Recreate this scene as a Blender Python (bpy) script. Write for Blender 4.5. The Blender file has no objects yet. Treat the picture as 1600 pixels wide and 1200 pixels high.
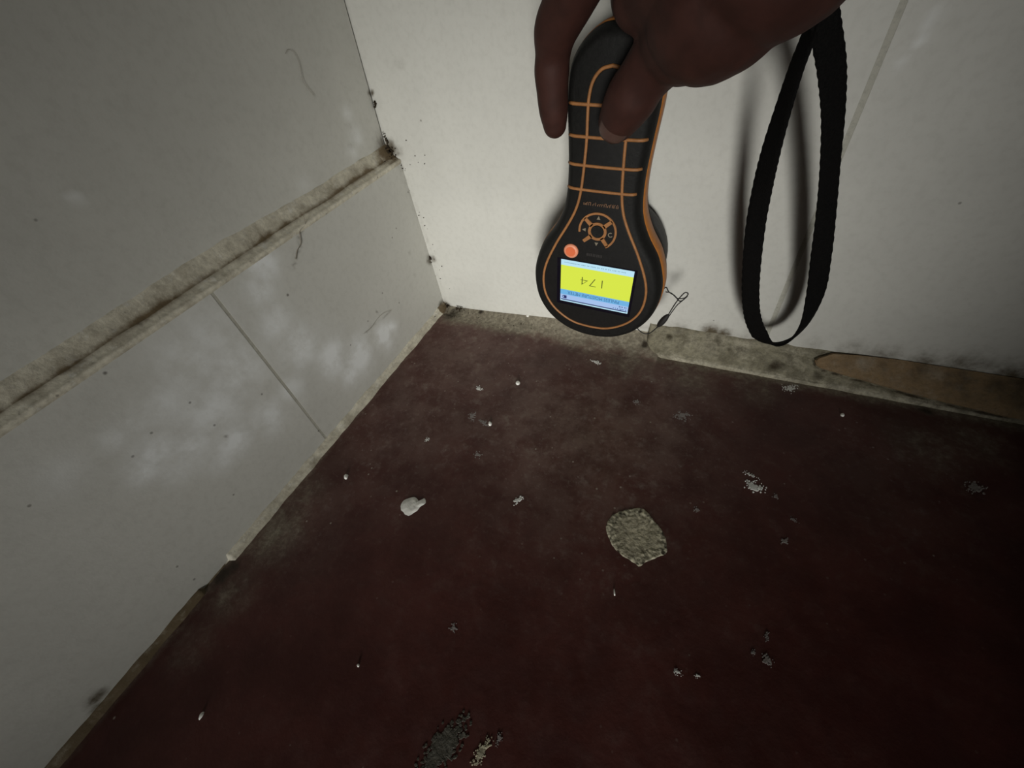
import bpy, bmesh, math, random
import numpy as np
from mathutils import Vector, Matrix, noise

random.seed(7)
scene = bpy.context.scene
COL = scene.collection

# ------------------------------------------------------------------ camera
F = 642.0                    # focal length in pixels of the 1600 px wide frame
HGT = 0.22                   # lens height above the floor
_d = np.array([118.0, 605.0, F]); _d /= np.linalg.norm(_d)
_a = np.array([444.0, -768.0, F]); _a -= _d * (_a @ _d); _a /= np.linalg.norm(_a)
_x = np.cross(_a, -_d)
MW = np.array([_x, _a, -_d])             # camera (right, down, forward) -> world
_r = MW @ np.array([695 - 800.0, 478 - 600.0, F])
CAM = _r * (HGT / _r[2]); CAM[2] = HGT    # the room corner is the origin

def ray(px, py): return MW @ np.array([px - 800.0, py - 600.0, F])
def on_floor(px, py, z=0.0):
    r = ray(px, py); return Vector(CAM + r * ((z - CAM[2]) / r[2]))
def on_right(px, py, y=0.0):
    r = ray(px, py); return Vector(CAM + r * ((y - CAM[1]) / r[1]))
def on_left(px, py, x=0.0):
    r = ray(px, py); return Vector(CAM + r * ((x - CAM[0]) / r[0]))
def depth(P): return float((MW.T @ (np.array(P) - CAM))[2])

cam_data = bpy.data.cameras.new('camera')
cam_data.sensor_fit = 'HORIZONTAL'; cam_data.sensor_width = 36.0
cam_data.lens = 36.0 * F / 1600.0
cam_data.clip_start = 0.005; cam_data.clip_end = 20
cam = bpy.data.objects.new('camera', cam_data); COL.objects.link(cam)
m4 = Matrix.Identity(4)
for i in range(3):
    m4[i][0] = MW[i][0]; m4[i][1] = -MW[i][1]; m4[i][2] = -MW[i][2]; m4[i][3] = CAM[i]
cam.matrix_world = m4
scene.camera = cam

# ------------------------------------------------------------------ world, light, exposure
world = bpy.data.worlds.new('world'); scene.world = world; world.use_nodes = True
world.node_tree.nodes['Background'].inputs[0].default_value = (0.75, 0.85, 0.8, 1)
world.node_tree.nodes['Background'].inputs[1].default_value = 0.006

LAMP_POS = Vector((0.42, -0.98, 0.175)); LAMP_AIM = Vector((0.085, 0.0, 0.055))
ld = bpy.data.lights.new('torch_beam', 'SPOT')
ld.energy = 45.0; ld.color = (1.0, 0.985, 0.94); ld.shadow_soft_size = 0.15
ld.spot_size = math.radians(27); ld.spot_blend = 1.0
lo = bpy.data.objects.new('torch_beam', ld); COL.objects.link(lo)
lo.location = LAMP_POS
lo.rotation_euler = (LAMP_AIM - LAMP_POS).to_track_quat('-Z', 'Y').to_euler()

vs = scene.view_settings
vs.view_transform = 'Standard'; vs.look = 'None'; vs.gamma = 1.0; vs.use_curve_mapping = False
vs.exposure = 0.0

# ------------------------------------------------------------------ helpers
def obj(name, me, mat=None, parent=None, smooth=False):
    if isinstance(me, bmesh.types.BMesh):
        bm = me; me = bpy.data.meshes.new(name)
        bmesh.ops.recalc_face_normals(bm, faces=bm.faces[:]); bm.to_mesh(me); bm.free()
    o = bpy.data.objects.new(name, me); COL.objects.link(o)
    if mat: me.materials.append(mat)
    if parent: o.parent = parent
    if smooth:
        for p in me.polygons: p.use_smooth = True
    return o
def tag(o, label=None, cat=None, group=None, kind=None):
    if label: o['label'] = label
    if cat: o['category'] = cat
    if group: o['group'] = group
    if kind: o['kind'] = kind
    return o
def empty(name, loc):
    o = bpy.data.objects.new(name, None); COL.objects.link(o); o.location = loc
    o.empty_display_size = 0.01; return o
def fbm(p, s=1.0, o=4):
    v = 0.0; a = 0.5
    q = Vector(p) * s
    for _ in range(o):
        v += a * noise.noise(q); q = q * 2.03 + Vector((3.1, 1.7, 5.3)); a *= 0.5
    return v
def smooth(a, b, x):
    t = min(1.0, max(0.0, (x - a) / (b - a))); return t * t * (3 - 2 * t)
def set_attr(o, name, fn):
    me = o.data
    at = me.attributes.new(name, 'FLOAT', 'POINT')
    at.data.foreach_set('value', [fn(v.co) for v in me.vertices])
def axis_steps(dense_end, step, end, n=6):
    a = list(np.arange(0, dense_end, step)) + [dense_end]
    return a + [dense_end + (end - dense_end) * (i / n) ** 1.5 for i in range(1, n + 1)]
def grid(us, vs_, fn):
    """grid mesh bmesh from two coordinate lists through fn(u, v) -> co"""
    bm = bmesh.new(); V = [[bm.verts.new(fn(u, v)) for v in vs_] for u in us]
    for i in range(len(us) - 1):
        for j in range(len(vs_) - 1):
            bm.faces.new((V[i][j], V[i + 1][j], V[i + 1][j + 1], V[i][j + 1]))
    return bm
def box_into(bm, a, b):
    vs8 = [bm.verts.new((x, y, z)) for x in (a[0], b[0]) for y in (a[1], b[1]) for z in (a[2], b[2])]
    for f in ((0, 1, 3, 2), (4, 6, 7, 5), (0, 4, 5, 1), (2, 3, 7, 6), (0, 2, 6, 4), (1, 5, 7, 3)):
        bm.faces.new([vs8[i] for i in f])
def catmull(pts, n=8):
    P = [np.array(p, float) for p in pts]; P = [2 * P[0] - P[1]] + P + [2 * P[-1] - P[-2]]
    out = []
    for i in range(1, len(P) - 2):
        for k in range(n):
            t = k / n
            out.append(0.5 * ((2 * P[i]) + (-P[i-1] + P[i+1]) * t + (2*P[i-1] - 5*P[i] + 4*P[i+1] - P[i+2]) * t*t
                              + (-P[i-1] + 3*P[i] - 3*P[i+1] + P[i+2]) * t**3))
    out.append(P[-2]); return out
def tube_into(bm, pts, radii, seg=10, caps=True):
    pts = [Vector(p) for p in pts]; n = len(pts)
    if not hasattr(radii, '__len__'): radii = [radii] * n
    t0 = (pts[1] - pts[0]).normalized(); up = t0.orthogonal().normalized(); rings = []
    for i in range(n):
        t = (pts[min(i + 1, n - 1)] - pts[max(i - 1, 0)]).normalized()
        up = (up - t * up.dot(t)).normalized(); sd = t.cross(up)
        rings.append([bm.verts.new(pts[i] + (up * math.cos(2*math.pi*k/seg) + sd * math.sin(2*math.pi*k/seg)) * radii[i]) for k in range(seg)])
    for i in range(n - 1):
        for k in range(seg):
            bm.faces.new((rings[i][k], rings[i][(k+1) % seg], rings[i+1][(k+1) % seg], rings[i+1][k]))
    if caps:
        bm.faces.new(rings[0][::-1]); bm.faces.new(rings[-1])

# ------------------------------------------------------------------ materials
def new_mat(name):
    m = bpy.data.materials.new(name); m.use_nodes = True
    nt = m.node_tree; b = nt.nodes['Principled BSDF']; return m, nt, b
class NB:
    def __init__(s, nt): s.nt = nt
    def n(s, t, **kw):
        nd = s.nt.nodes.new(t)
        for k, v in kw.items(): setattr(nd, k, v)
        return nd
    def l(s, a, b): s.nt.links.new(a, b)
    def val(s, x, sock):
        if isinstance(x, (int, float)): sock.default_value = x
        elif isinstance(x, tuple): sock.default_value = x if len(x) == 4 else (*x, 1)
        else: s.l(x, sock)
    def math(s, op, a, b=0.0, c=None, clamp=False):
        nd = s.n('ShaderNodeMath', operation=op, use_clamp=clamp)
        s.val(a, nd.inputs[0]); s.val(b, nd.inputs[1])
        if c is not None: s.val(c, nd.inputs[2])
        return nd.outputs[0]
    def mix(s, f, a, b):
        nd = s.n('ShaderNodeMix', data_type='RGBA'); s.val(f, nd.inputs[0]); s.val(a, nd.inputs[6]); s.val(b, nd.inputs[7]); return nd.outputs[2]
    def ramp(s, x, lo_, hi, a=0.0, b=1.0):
        nd = s.n('ShaderNodeMapRange', interpolation_type='SMOOTHSTEP'); s.val(x, nd.inputs[0])
        for i, v in enumerate((lo_, hi, a, b)): nd.inputs[i + 1].default_value = v
        return nd.outputs[0]
    def coord(s): return s.n('ShaderNodeTexCoord').outputs['Object']
    def noise(s, sc, det=4.0, rough=0.6, vec=None):
        nd = s.n('ShaderNodeTexNoise'); nd.inputs['Scale'].default_value = sc; nd.inputs['Detail'].default_value = det
        nd.inputs['Roughness'].default_value = rough; s.l(vec if vec else s.coord(), nd.inputs['Vector']); return nd.outputs['Fac']
    def attr(s, name): return s.n('ShaderNodeAttribute', attribute_name=name).outputs['Fac']
    def specks(s, sc, lo_, hi, density, vec=None):
        """small dots: voronoi cell centres, only a share of the cells"""
        nd = s.n('ShaderNodeTexVoronoi'); nd.inputs['Scale'].default_value = sc
        s.l(vec if vec else s.coord(), nd.inputs['Vector'])
        dot = s.ramp(nd.outputs['Distance'], lo_, hi, 1.0, 0.0)
        sp = s.n('ShaderNodeSeparateColor'); s.l(nd.outputs['Color'], sp.inputs[0])
        return s.math('MULTIPLY', dot, s.math('LESS_THAN', sp.outputs[0], density))
    def bump(s, b, hgt, strength, dist=0.001):
        nd = s.n('ShaderNodeBump'); nd.inputs['Strength'].default_value = strength; nd.inputs['Distance'].default_value = dist
        s.l(hgt, nd.inputs['Height']); s.l(nd.outputs[0], b.inputs['Normal'])

def plain(name, col, rough=0.5, spec=0.5, nscale=None, namt=0.15, bump=0.0, metallic=0.0):
    m, nt, b = new_mat(name); q = NB(nt)
    b.inputs['Roughness'].default_value = rough; b.inputs['Specular IOR Level'].default_value = spec
    b.inputs['Metallic'].default_value = metallic
    if nscale:
        f = q.noise(nscale); c = q.mix(q.ramp(f, 0.3, 0.7), tuple(v * (1 - namt) for v in col), tuple(min(1, v * (1 + namt)) for v in col))
        q.l(c, b.inputs['Base Color'])
        if bump: q.bump(b, f, bump)
    else: b.inputs['Base Color'].default_value = (*col, 1)
    return m
def emit(name, col, strength=1.0):
    m, nt, b = new_mat(name)
    b.inputs['Base Color'].default_value = (0.02, 0.02, 0.02, 1); b.inputs['Roughness'].default_value = 0.3
    b.inputs['Emission Color'].default_value = (*col, 1); b.inputs['Emission Strength'].default_value = strength
    return m

def aged(name, base, dirt=(0.095, 0.075, 0.045), pale=(0.86, 0.88, 0.87), rough=0.55, speck=0.022, bump=0.25, gritty=0.0, mottle=0.0):
    """old paint: attribute 'stain' = brown dirt, 'pale' = white bloom, both broken up by noise"""
    m, nt, b = new_mat(name); q = NB(nt)
    big = q.noise(14, 3); fine = q.noise(260, 5, 0.65); mid = q.noise(70, 5, 0.6)
    c = q.mix(q.ramp(big, 0.35, 0.65), tuple(v * 0.965 for v in base), tuple(min(1, v * 1.03) for v in base))
    c = q.mix(q.math('MULTIPLY', q.ramp(fine, 0.42, 0.72), 0.17), c, (0.36, 0.35, 0.31))
    pm = q.math('MULTIPLY', q.math('MULTIPLY', q.attr('pale'), 1.45), q.ramp(q.noise(60, 6, 0.62), 0.30, 0.66, 0.30, 1.15), clamp=True)
    c = q.mix(pm, c, pale)
    if gritty:
        c = q.mix(q.math('MULTIPLY', q.ramp(q.noise(420, 5, 0.7), 0.42, 0.66), gritty), c, tuple(v * 0.45 for v in base))
    if mottle:
        c = q.mix(q.math('MULTIPLY', q.ramp(q.noise(95, 7, 0.7), 0.44, 0.66), mottle), c, tuple(0.35 * a_ + 0.65 * b_ for a_, b_ in zip(base, dirt)))
        c = q.mix(q.math('MULTIPLY', q.ramp(q.noise(180, 7, 0.7), 0.55, 0.70), mottle * 0.7), c, pale)
    st = q.attr('stain')
    sm = q.ramp(q.math('ADD', st, q.math('MULTIPLY', q.math('SUBTRACT', q.noise(130, 6, 0.65), 0.5), q.math('MULTIPLY', st, 2.2))), 0.06, 0.85)
    c = q.mix(sm, c, dirt)
    if speck:
        s1 = q.specks(150, 0.05, 0.13, speck)
        s2 = q.specks(60, 0.02, 0.07, speck * 1.6)
        c = q.mix(q.math('MULTIPLY', s1, 0.55), c, (0.06, 0.05, 0.035))
        c = q.mix(q.math('MULTIPLY', s2, 0.7), c, (0.05, 0.04, 0.03))
    q.l(c, b.inputs['Base Color']); b.inputs['Roughness'].default_value = rough
    b.inputs['Specular IOR Level'].default_value = 0.3
    hb = q.math('ADD', q.math('MULTIPLY', mid, 0.6), q.math('MULTIPLY', fine, 0.25 + gritty))
    q.bump(b, hb, bump)
    return m

M_WALL = aged('painted_wall', (0.60, 0.597, 0.55), bump=0.22)
M_CREAM = aged('cream_filler', (0.74, 0.70, 0.57), dirt=(0.150, 0.110, 0.062), speck=0.10, bump=0.6, gritty=0.35, mottle=0.55)
M_GROUT = aged('grey_grout', (0.46, 0.45, 0.385), speck=0.1, bump=0.4, gritty=0.3)
M_MORTAR = aged('old_mortar', (0.31, 0.285, 0.20), dirt=(0.045, 0.034, 0.018), pale=(0.55, 0.51, 0.40), speck=0.10, bump=1.0, gritty=0.55, mottle=0.75)
M_SPLASH = aged('white_plaster_splash', (0.84, 0.84, 0.80), speck=0.0, bump=0.6, gritty=0.15)
M_GREYSPOT = aged('grey_dried_splash', (0.30, 0.27, 0.255), speck=0.0, bump=0.5, gritty=0.4)
M_FLAKE = plain('white_paint_flake', (0.90, 0.89, 0.83), 0.45, nscale=300, namt=0.08, bump=0.3)
M_CRUMB = plain('dark_crumb', (0.035, 0.026, 0.016), 0.9, 0.2, 900, 0.5)
M_THREAD = plain('dark_thread', (0.24, 0.21, 0.165), 0.8)

def make_floor_mat():
    m, nt, b = new_mat('red_painted_concrete'); q = NB(nt)
    n1 = q.noise(28, 5, 0.6); n2 = q.noise(300, 6, 0.7); n3 = q.noise(110, 6, 0.65)
    c = q.mix(q.ramp(n1, 0.35, 0.68), (0.058, 0.0155, 0.0120), (0.088, 0.026, 0.0205))
    # scuffs and fine dust sitting on the paint
    sc = q.math('MULTIPLY', q.ramp(n3, 0.50, 0.72), q.ramp(n1, 0.38, 0.62))
    c = q.mix(q.math('MULTIPLY', sc, q.math('ADD', q.math('MULTIPLY', q.attr('scuff'), 0.75), 0.06)), c, (0.26, 0.215, 0.185))
    c = q.mix(q.math('MULTIPLY', q.ramp(n2, 0.52, 0.75), q.math('ADD', q.math('MULTIPLY', q.attr('scuff'), 0.5), 0.04)), c, (0.30, 0.26, 0.23))
    c = q.mix(q.math('MULTIPLY', q.math('MULTIPLY', q.attr('scuff'), 0.50), q.ramp(q.noise(45, 6, 0.7), 0.36, 0.62, 0.25, 1.0)), c, (0.27, 0.185, 0.155))
    d = q.attr('dust')
    dm = q.ramp(q.math('ADD', d, q.math('MULTIPLY', q.math('SUBTRACT', n3, 0.5), q.math('MULTIPLY', q.math('MINIMUM', d, 0.6), 2.0))), 0.12, 0.95)
    dc = q.mix(q.ramp(n2, 0.4, 0.65), (0.21, 0.185, 0.138), (0.37, 0.335, 0.255))
    c = q.mix(dm, c, dc)
    st = q.attr('stain')
    c = q.mix(q.ramp(q.math('ADD', st, q.math('MULTIPLY', q.math('SUBTRACT', n3, 0.5), q.math('MULTIPLY', st, 2.0))), 0.15, 0.8), c, (0.035, 0.026, 0.016))
    w = q.specks(115, 0.03, 0.09, 0.16); w2 = q.specks(320, 0.10, 0.24, 0.10)
    c = q.mix(q.math('MULTIPLY', w, 0.6), c, (0.52, 0.49, 0.42)); c = q.mix(q.math('MULTIPLY', q.math('MULTIPLY', w2, q.math('ADD', q.attr('scuff'), 0.12, clamp=True)), q.ramp(n1, 0.45, 0.62)), c, (0.40, 0.36, 0.31))
    q.l(c, b.inputs['Base Color'])
    b.inputs['Specular IOR Level'].default_value = 0.35
    q.l(q.math('ADD', q.ramp(n3, 0.3, 0.7, 0.42, 0.6), q.math('MULTIPLY', dm, 0.3)), b.inputs['Roughness'])
    q.bump(b, q.math('ADD', q.math('MULTIPLY', n3, 0.5), q.math('MULTIPLY', n2, q.math('ADD', q.math('MULTIPLY', dm, 0.6), 0.12))), 0.45)
    return m
M_FLOOR = make_floor_mat()

# sums of soft blobs given by photo points that lie on a wall or on the floor
def blobs(lst, proj):
    out = []
    for px, py, rx, k in lst:
        P = proj(px, py); Q = proj(px + rx, py); R = proj(px, py + rx)
        out.append((P, 0.5 * ((Q - P).length + (R - P).length), k))
    def f(co):
        v = 0.0
        for P, r, k in out:
            d2 = (Vector(co) - P).length_squared / (r * r)
            if d2 < 9: v = max(v, k * math.exp(-d2 * 1.1))
        return v
    return f
def seg_blob(pts, proj, r_px, k):
    P = [proj(*p) for p in pts]
    q = proj(pts[0][0] + r_px, pts[0][1]); r = max((q - P[0]).length, 1e-4)
    def f(co):
        co = Vector(co); best = 1e9
        for a, b in zip(P[:-1], P[1:]):
            ab = b - a; t = max(0, min(1, (co - a).dot(ab) / ab.length_squared))
            best = min(best, (co - a - ab * t).length_squared)
        return k * math.exp(-best / (r * r))
    return f

# ------------------------------------------------------------------ floor
xs = axis_steps(0.56, 0.004, 1.7); ys = [-v for v in axis_steps(0.44, 0.004, 1.7)]
floor = obj('floor', grid([-0.04] + xs, [0.03] + ys, lambda x, y: (x, y, 0.0004 * fbm((x, y, 0), 12))), M_FLOOR, smooth=True)
tag(floor, 'dark red painted concrete floor with grey dust along the walls', kind='structure')
_dl = blobs([(995, 840, 62, 0.36), (430, 830, 60, 0.62), (480, 770, 45, 0.4), (360, 930, 55, 0.45), (300, 1010, 60, 0.35), (1450, 700, 70, 0.42),
             (1520, 690, 60, 0.45), (1080, 590, 45, 0.5), (1180, 605, 50, 0.4), (980, 560, 50, 0.55), (930, 545, 40, 0.45)], on_floor)
def dust(co):
    x, y = co[0], -co[1]
    w = 0.033 + 0.012 * fbm((x, 0, 2), 25)
    a = 1.05 * (1 - smooth(0.006, w, y)) * smooth(-0.02, 0.02, x)
    b = 0.55 * (1 - smooth(0.0, 0.010 + 0.012 * abs(fbm((0, y, 7), 20)), x))
    return max(a, b, _dl(co))
_sl = blobs([(640, 640, 150, 0.8), (720, 560, 120, 0.9), (900, 660, 190, 1.1), (1020, 690, 120, 0.9), (760, 640, 140, 0.75), (650, 600, 110, 0.65), (1000, 620, 150, 0.8), (780, 560, 120, 0.7), (470, 800, 90, 0.7), (1400, 740, 150, 0.35)], on_floor)
_ss = blobs([(345, 900, 14, 1.0), (365, 885, 12, 0.9), (705, 490, 14, 0.75), (735, 490, 10, 0.5), (1445, 640, 9, 1.0), (1008, 545, 10, 0.7)], on_floor)
set_attr(floor, 'dust', dust); set_attr(floor, 'scuff', _sl); set_attr(floor, 'stain', _ss)

# ------------------------------------------------------------------ wall_right (plane y = 0)
JX = 0.2605; GAP = 0.0013
wall_right = empty('wall_right', (0, 0, 0)); tag(wall_right, 'grubby off-white panelled wall behind the meter', kind='structure')
bm = bmesh.new(); box_into(bm, (-0.03, 0.00010, -0.002), (1.7, 0.03, 0.95))
bk = obj('backing', bm, M_GROUT, wall_right)
_ws = blobs([(1500, 583, 45, 0.6), (1570, 590, 40, 0.65), (1440, 572, 35, 0.55), (1380, 560, 30, 0.5), (1330, 552, 30, 0.4), (1110, 520, 16, 0.85), (1130, 522, 12, 0.8),
             (1060, 516, 22, 0.35), (1170, 530, 25, 0.3), (625, 100, 9, 0.33), (616, 99, 7, 0.28), (610, 232, 12, 0.9), (622, 236, 8, 0.6),
             (1270, 540, 30, 0.25), (696, 478, 8, 0.9), (676, 404, 5, 0.9), (645, 285, 5, 0.3), (630, 262, 5, 0.4), (580, 145, 4, 0.9)], on_right)
_wc = seg_blob([(610, 238), (640, 290), (676, 404), (697, 478)], on_right, 5, 0.22)
_wb = seg_blob([(700, 480), (860, 500), (990, 512), (1060, 514)], on_right, 5, 0.25)
_wp = blobs([(1440, 60, 10, 0.5), (1455, 35, 8, 0.45), (1405, 100, 10, 0.3), (1465, 15, 8, 0.4), (720, 490, 10, 0.4)], on_right)
def wall_right_panel(x0, x1, z0, z1, dense):
    xs_ = np.linspace(x0, x1, max(3, int((x1 - x0) / (0.003 if dense else 0.05))))
    zs_ = sorted(set(list(np.arange(z0, min(z1, 0.30), 0.003 if dense else 0.05)) + [z1]))
    bm = grid(xs_, zs_, lambda x, z: (x, 0.00006 * fbm((x, 0, z), 9), z))
    r = bmesh.ops.extrude_face_region(bm, geom=bm.faces[:])
    bmesh.ops.translate(bm, verts=[v for v in r['geom'] if isinstance(v, bmesh.types.BMVert)], vec=(0, 0.004, 0))
    o = obj('panel', bm, M_WALL, wall_right, smooth=False)
    set_attr(o, 'stain', lambda c: max(_ws(c), _wc(c), _wb(c)) if dense else 0.0); set_attr(o, 'pale', (lambda c: _wp(c)) if dense else (lambda c: 0.0))
    return o
wall_right_panel(-0.012, JX - GAP, 0.0, 0.95, True)
wall_right_panel(JX + GAP, 2 * JX, 0.0, 0.95, True)
for k in range(2, 5): wall_right_panel(k * JX + 2 * GAP, (k + 1) * JX, 0.0, 0.95, False)

# ------------------------------------------------------------------ wall_left (plane x = 0, upper part set back)
LZ = 0.1276; JY = -0.163
wall_left = empty('wall_left', (0, 0, 0)); tag(wall_left, 'off-white tiled wall with a filler ledge and pale scrubbed patches', kind='structure')
bm = bmesh.new(); box_into(bm, (-0.03, -1.7, -0.002), (-0.00010, 0.0, LZ - 0.001))
obj('backing', bm, M_GROUT, wall_left)
_pl = blobs([(412, 415, 26, 0.85), (408, 455, 26, 0.6), (430, 505, 30, 0.62), (470, 540, 34, 0.7), (520, 560, 30, 0.75), (560, 555, 26, 0.85), (600, 525, 18, 1.0), (612, 512, 9, 1.0), (548, 585, 16, 0.8),
             (330, 520, 45, 0.5), (300, 570, 55, 0.55), (370, 580, 50, 0.62), (330, 640, 55, 0.6), (260, 630, 45, 0.45), (210, 660, 30, 0.35), (180, 690, 26, 0.5), (240, 710, 40, 0.7), (225, 735, 24, 0.8),
             (300, 700, 40, 0.6), (365, 690, 30, 0.75), (350, 715, 24, 0.55), (420, 650, 30, 0.6), (275, 740, 24, 0.4), (110, 740, 40, 0.25), (455, 610, 24, 0.5)], on_left)
_ps = [blobs([(355, 682, 3, 1.0), (175, 648, 3, 0.9), (150, 1090, 13, 0.8), (152, 1105, 9, 0.7), (135, 1130, 7, 0.4), (620, 255, 8, 0.35), (640, 300, 5, 0.3), (672, 405, 7, 0.8), (690, 476, 6, 0.9), (340, 905, 10, 0.6),
               (588, 487, 2.5, 0.7), (640, 395, 4, 0.3), (648, 430, 4, 0.25)], on_left),
       seg_blob([(475, 338), (476, 352), (466, 370), (470, 385), (463, 400), (458, 420)], on_left, 2.6, 0.45),
       seg_blob([(620, 252), (645, 320), (675, 404), (693, 474)], on_left, 5, 0.16),
       seg_blob([(610, 487), (596, 498), (588, 505), (572, 520)], on_left, 1.6, 0.35)]
def tile(y0, y1, dense):
    st = 0.002 if dense else 0.03
    ys_ = np.linspace(y0, y1, max(3, int(abs(y1 - y0) / st))); zs_ = np.linspace(0, LZ, max(3, int(LZ / st)))
    bm = grid(ys_, zs_, lambda y, z: (0.00005 * fbm((3, y, z), 10), y, z))
    r = bmesh.ops.extrude_face_region(bm, geom=bm.faces[:])
    bmesh.ops.translate(bm, verts=[v for v in r['geom'] if isinstance(v, bmesh.types.BMVert)], vec=(-0.004, 0, 0))
    o = obj('tile', bm, M_WALL, wall_left)
    set_attr(o, 'pale', (lambda c: _pl(c)) if dense else (lambda c: 0.0))
    set_attr(o, 'stain', (lambda c: max(f(c) for f in _ps)) if dense else (lambda c: 0.0))
tile(-0.0002, JY + 0.0009, True)
tile(JY - 0.0009, 2.6 * JY + 0.0009, True)
for k in range(2, 8): tile((k + 0.6) * JY - 0.0009, (k + 1.6) * JY + 0.0009, False)
# upper part: leans very slightly, set back behind the ledge; a narrow open crack stays at the corner
def upx(z): return -0.0085 + 0.058 * min(z - 0.137, 0.12)
_us = [seg_blob([(541, 0), (560, 60), (580, 140), (601, 212)], lambda a, b: on_left(a, b, -0.006), 4.5, 0.42),
       blobs([(603, 205, 8, 0.9), (600, 226, 14, 0.7), (580, 146, 5, 0.9), (548, 195, 8, 0.25), (552, 228, 8, 0.35), (320, 25, 3, 0.4), (270, 196, 5, 0.5), (578, 128, 5, 0.5)], lambda a, b: on_left(a, b, -0.006)),
       seg_blob([(70, 478), (71, 478)], lambda a, b: on_left(a, b, -0.008), 3, 0.7),
       seg_blob([(445, 82), (452, 76), (462, 88), (470, 112), (464, 120), (478, 135), (490, 148)], lambda a, b: on_left(a, b, -0.006), 1.8, 0.3)]
_up = blobs([(545, 180, 9, 0.5), (560, 215, 12, 0.5), (120, 310, 8, 0.6), (110, 313, 6, 0.6), (555, 240, 10, 0.6), (480, 290, 14, 0.25)], lambda a, b: on_left(a, b, -0.006))
ys_ = [-0.0012] + [-v for v in axis_steps(0.30, 0.0025, 1.7)][1:]
zs_ = [0.128] + list(np.arange(0.136, 0.262, 0.0025)) + [0.30, 0.5, 0.95]
bm = grid(ys_, zs_, lambda y, z: (upx(z) + 0.0006 * fbm((1, y, z), 11), y, z))
r = bmesh.ops.extrude_face_region(bm, geom=bm.faces[:])
bmesh.ops.translate(bm, verts=[v for v in r['geom'] if isinstance(v, bmesh.types.BMVert)], vec=(-0.02, 0, 0))
up = obj('upper_wall', bm, M_WALL, wall_left)
set_attr(up, 'stain', lambda c: max(f(c) for f in _us)); set_attr(up, 'pale', _up)

# ------------------------------------------------------------------ trim_1: cracked filler ledge along the left wall
prof = [(0.0, LZ - 0.0022), (0.0007, LZ - 0.0010), (0.0008, LZ + 0.0002), (0.0001, LZ + 0.0008), (-0.0008, LZ + 0.0009), (-0.0022, LZ + 0.0019), (-0.0034, LZ + 0.0029),
        (-0.0040, LZ + 0.0031), (-0.0046, LZ + 0.0040), (-0.0053, LZ + 0.0051), (-0.0061, LZ + 0.0064), (-0.0071, LZ + 0.0082), (-0.0080, LZ + 0.0098), (-0.0088, LZ + 0.0106), (-0.0105, LZ + 0.0106)]
ly = [-0.0003] + [-v for v in axis_steps(0.36, 0.0015, 1.7, 10)][1:]
def ledge(i, y):
    x, z = prof[i]; n = fbm((i * 0.7, y, 0.0), 90, 4); n2 = fbm((0, y, 4.0), 22, 3)
    if i >= 5:
        x += 0.0006 * n; z += 0.0007 * n
    if 5 <= i <= 9: z += 0.0012 * n2; x -= 0.0014 * n2          # the crack wanders
    if i >= 9:
        bul = math.exp(-((y + 0.150) / 0.045) ** 2)
        z += 0.0012 * n2 + 0.0022 * bul * (i - 8) / 6
    if 1 <= i <= 3: x += 0.0003 * n; z += 0.0002 * n
    return (x, y, z)
bm = grid(list(range(len(prof))), ly, ledge)
trim1 = obj('trim_1', bm, M_CREAM, smooth=True)
tag(trim1, 'cracked cream filler ledge with a brown stained groove on the left wall', kind='structure')
np_ = len(ly)
at = trim1.data.attributes.new('stain', 'FLOAT', 'POINT'); vals = []
for i in range(len(prof)):
    for y in ly:
        b0 = {4: .14, 5: .30, 6: .62, 7: 1.1, 8: .78, 9: .50, 10: .40, 11: .34, 12: .26, 13: .16}.get(i, 0.0)
        b0 *= 0.85 + 0.9 * fbm((0, y, 9), 40, 3)
        if y > -0.02: b0 += 0.75 * smooth(-0.022, -0.004, y) * (1 if i > 3 else 0.5)
        vals.append(max(0.0, 0.82 * b0 + 0.12 * fbm((i, y, 2), 120, 3)))
at.data.foreach_set('value', vals)

# ------------------------------------------------------------------ baseboard_left: thick paint bead where left wall meets floor
by = [-v for v in axis_steps(0.36, 0.0015, 1.7, 10)]
bprof = [(0.0, 0.0046), (0.0007, 0.0043), (0.0013, 0.0034), (0.0019, 0.0024), (0.0030, 0.0012), (0.0042, 0.0003), (0.0044, -0.001)]
ybreak = on_left(362, 888, 0.002)[1]; ybreak2 = on_left(335, 915, 0.002)[1]
def bead(i, y):
    x, z = bprof[i]; n = fbm((i * 0.3, y, 0), 120, 4)
    s = 1.0 + 0.5 * fbm((0, y, 3), 60, 3)
    if ybreak2 - 0.004 < y < ybreak + 0.004: s *= 0.12
    elif y <= ybreak2 - 0.004: s *= 0.75
    return (x * s + 0.0005 * n * (i > 0), y, z * s + 0.0004 * n * (0 < i < 6))
bb = obj('baseboard_left', grid(list(range(len(bprof))), by, bead), M_CREAM, smooth=True)
tag(bb, 'rough cream paint bead where the left wall meets the red floor', kind='structure')
set_attr(bb, 'stain', lambda c: max(0.0, (0.75 if c[1] < ybreak else 0.0) + 0.22 * (c[0] > 0.0018) + 0.5 * max(0, fbm(c, 70, 3)) + (0.7 if -0.012 < c[1] else 0)))

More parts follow.
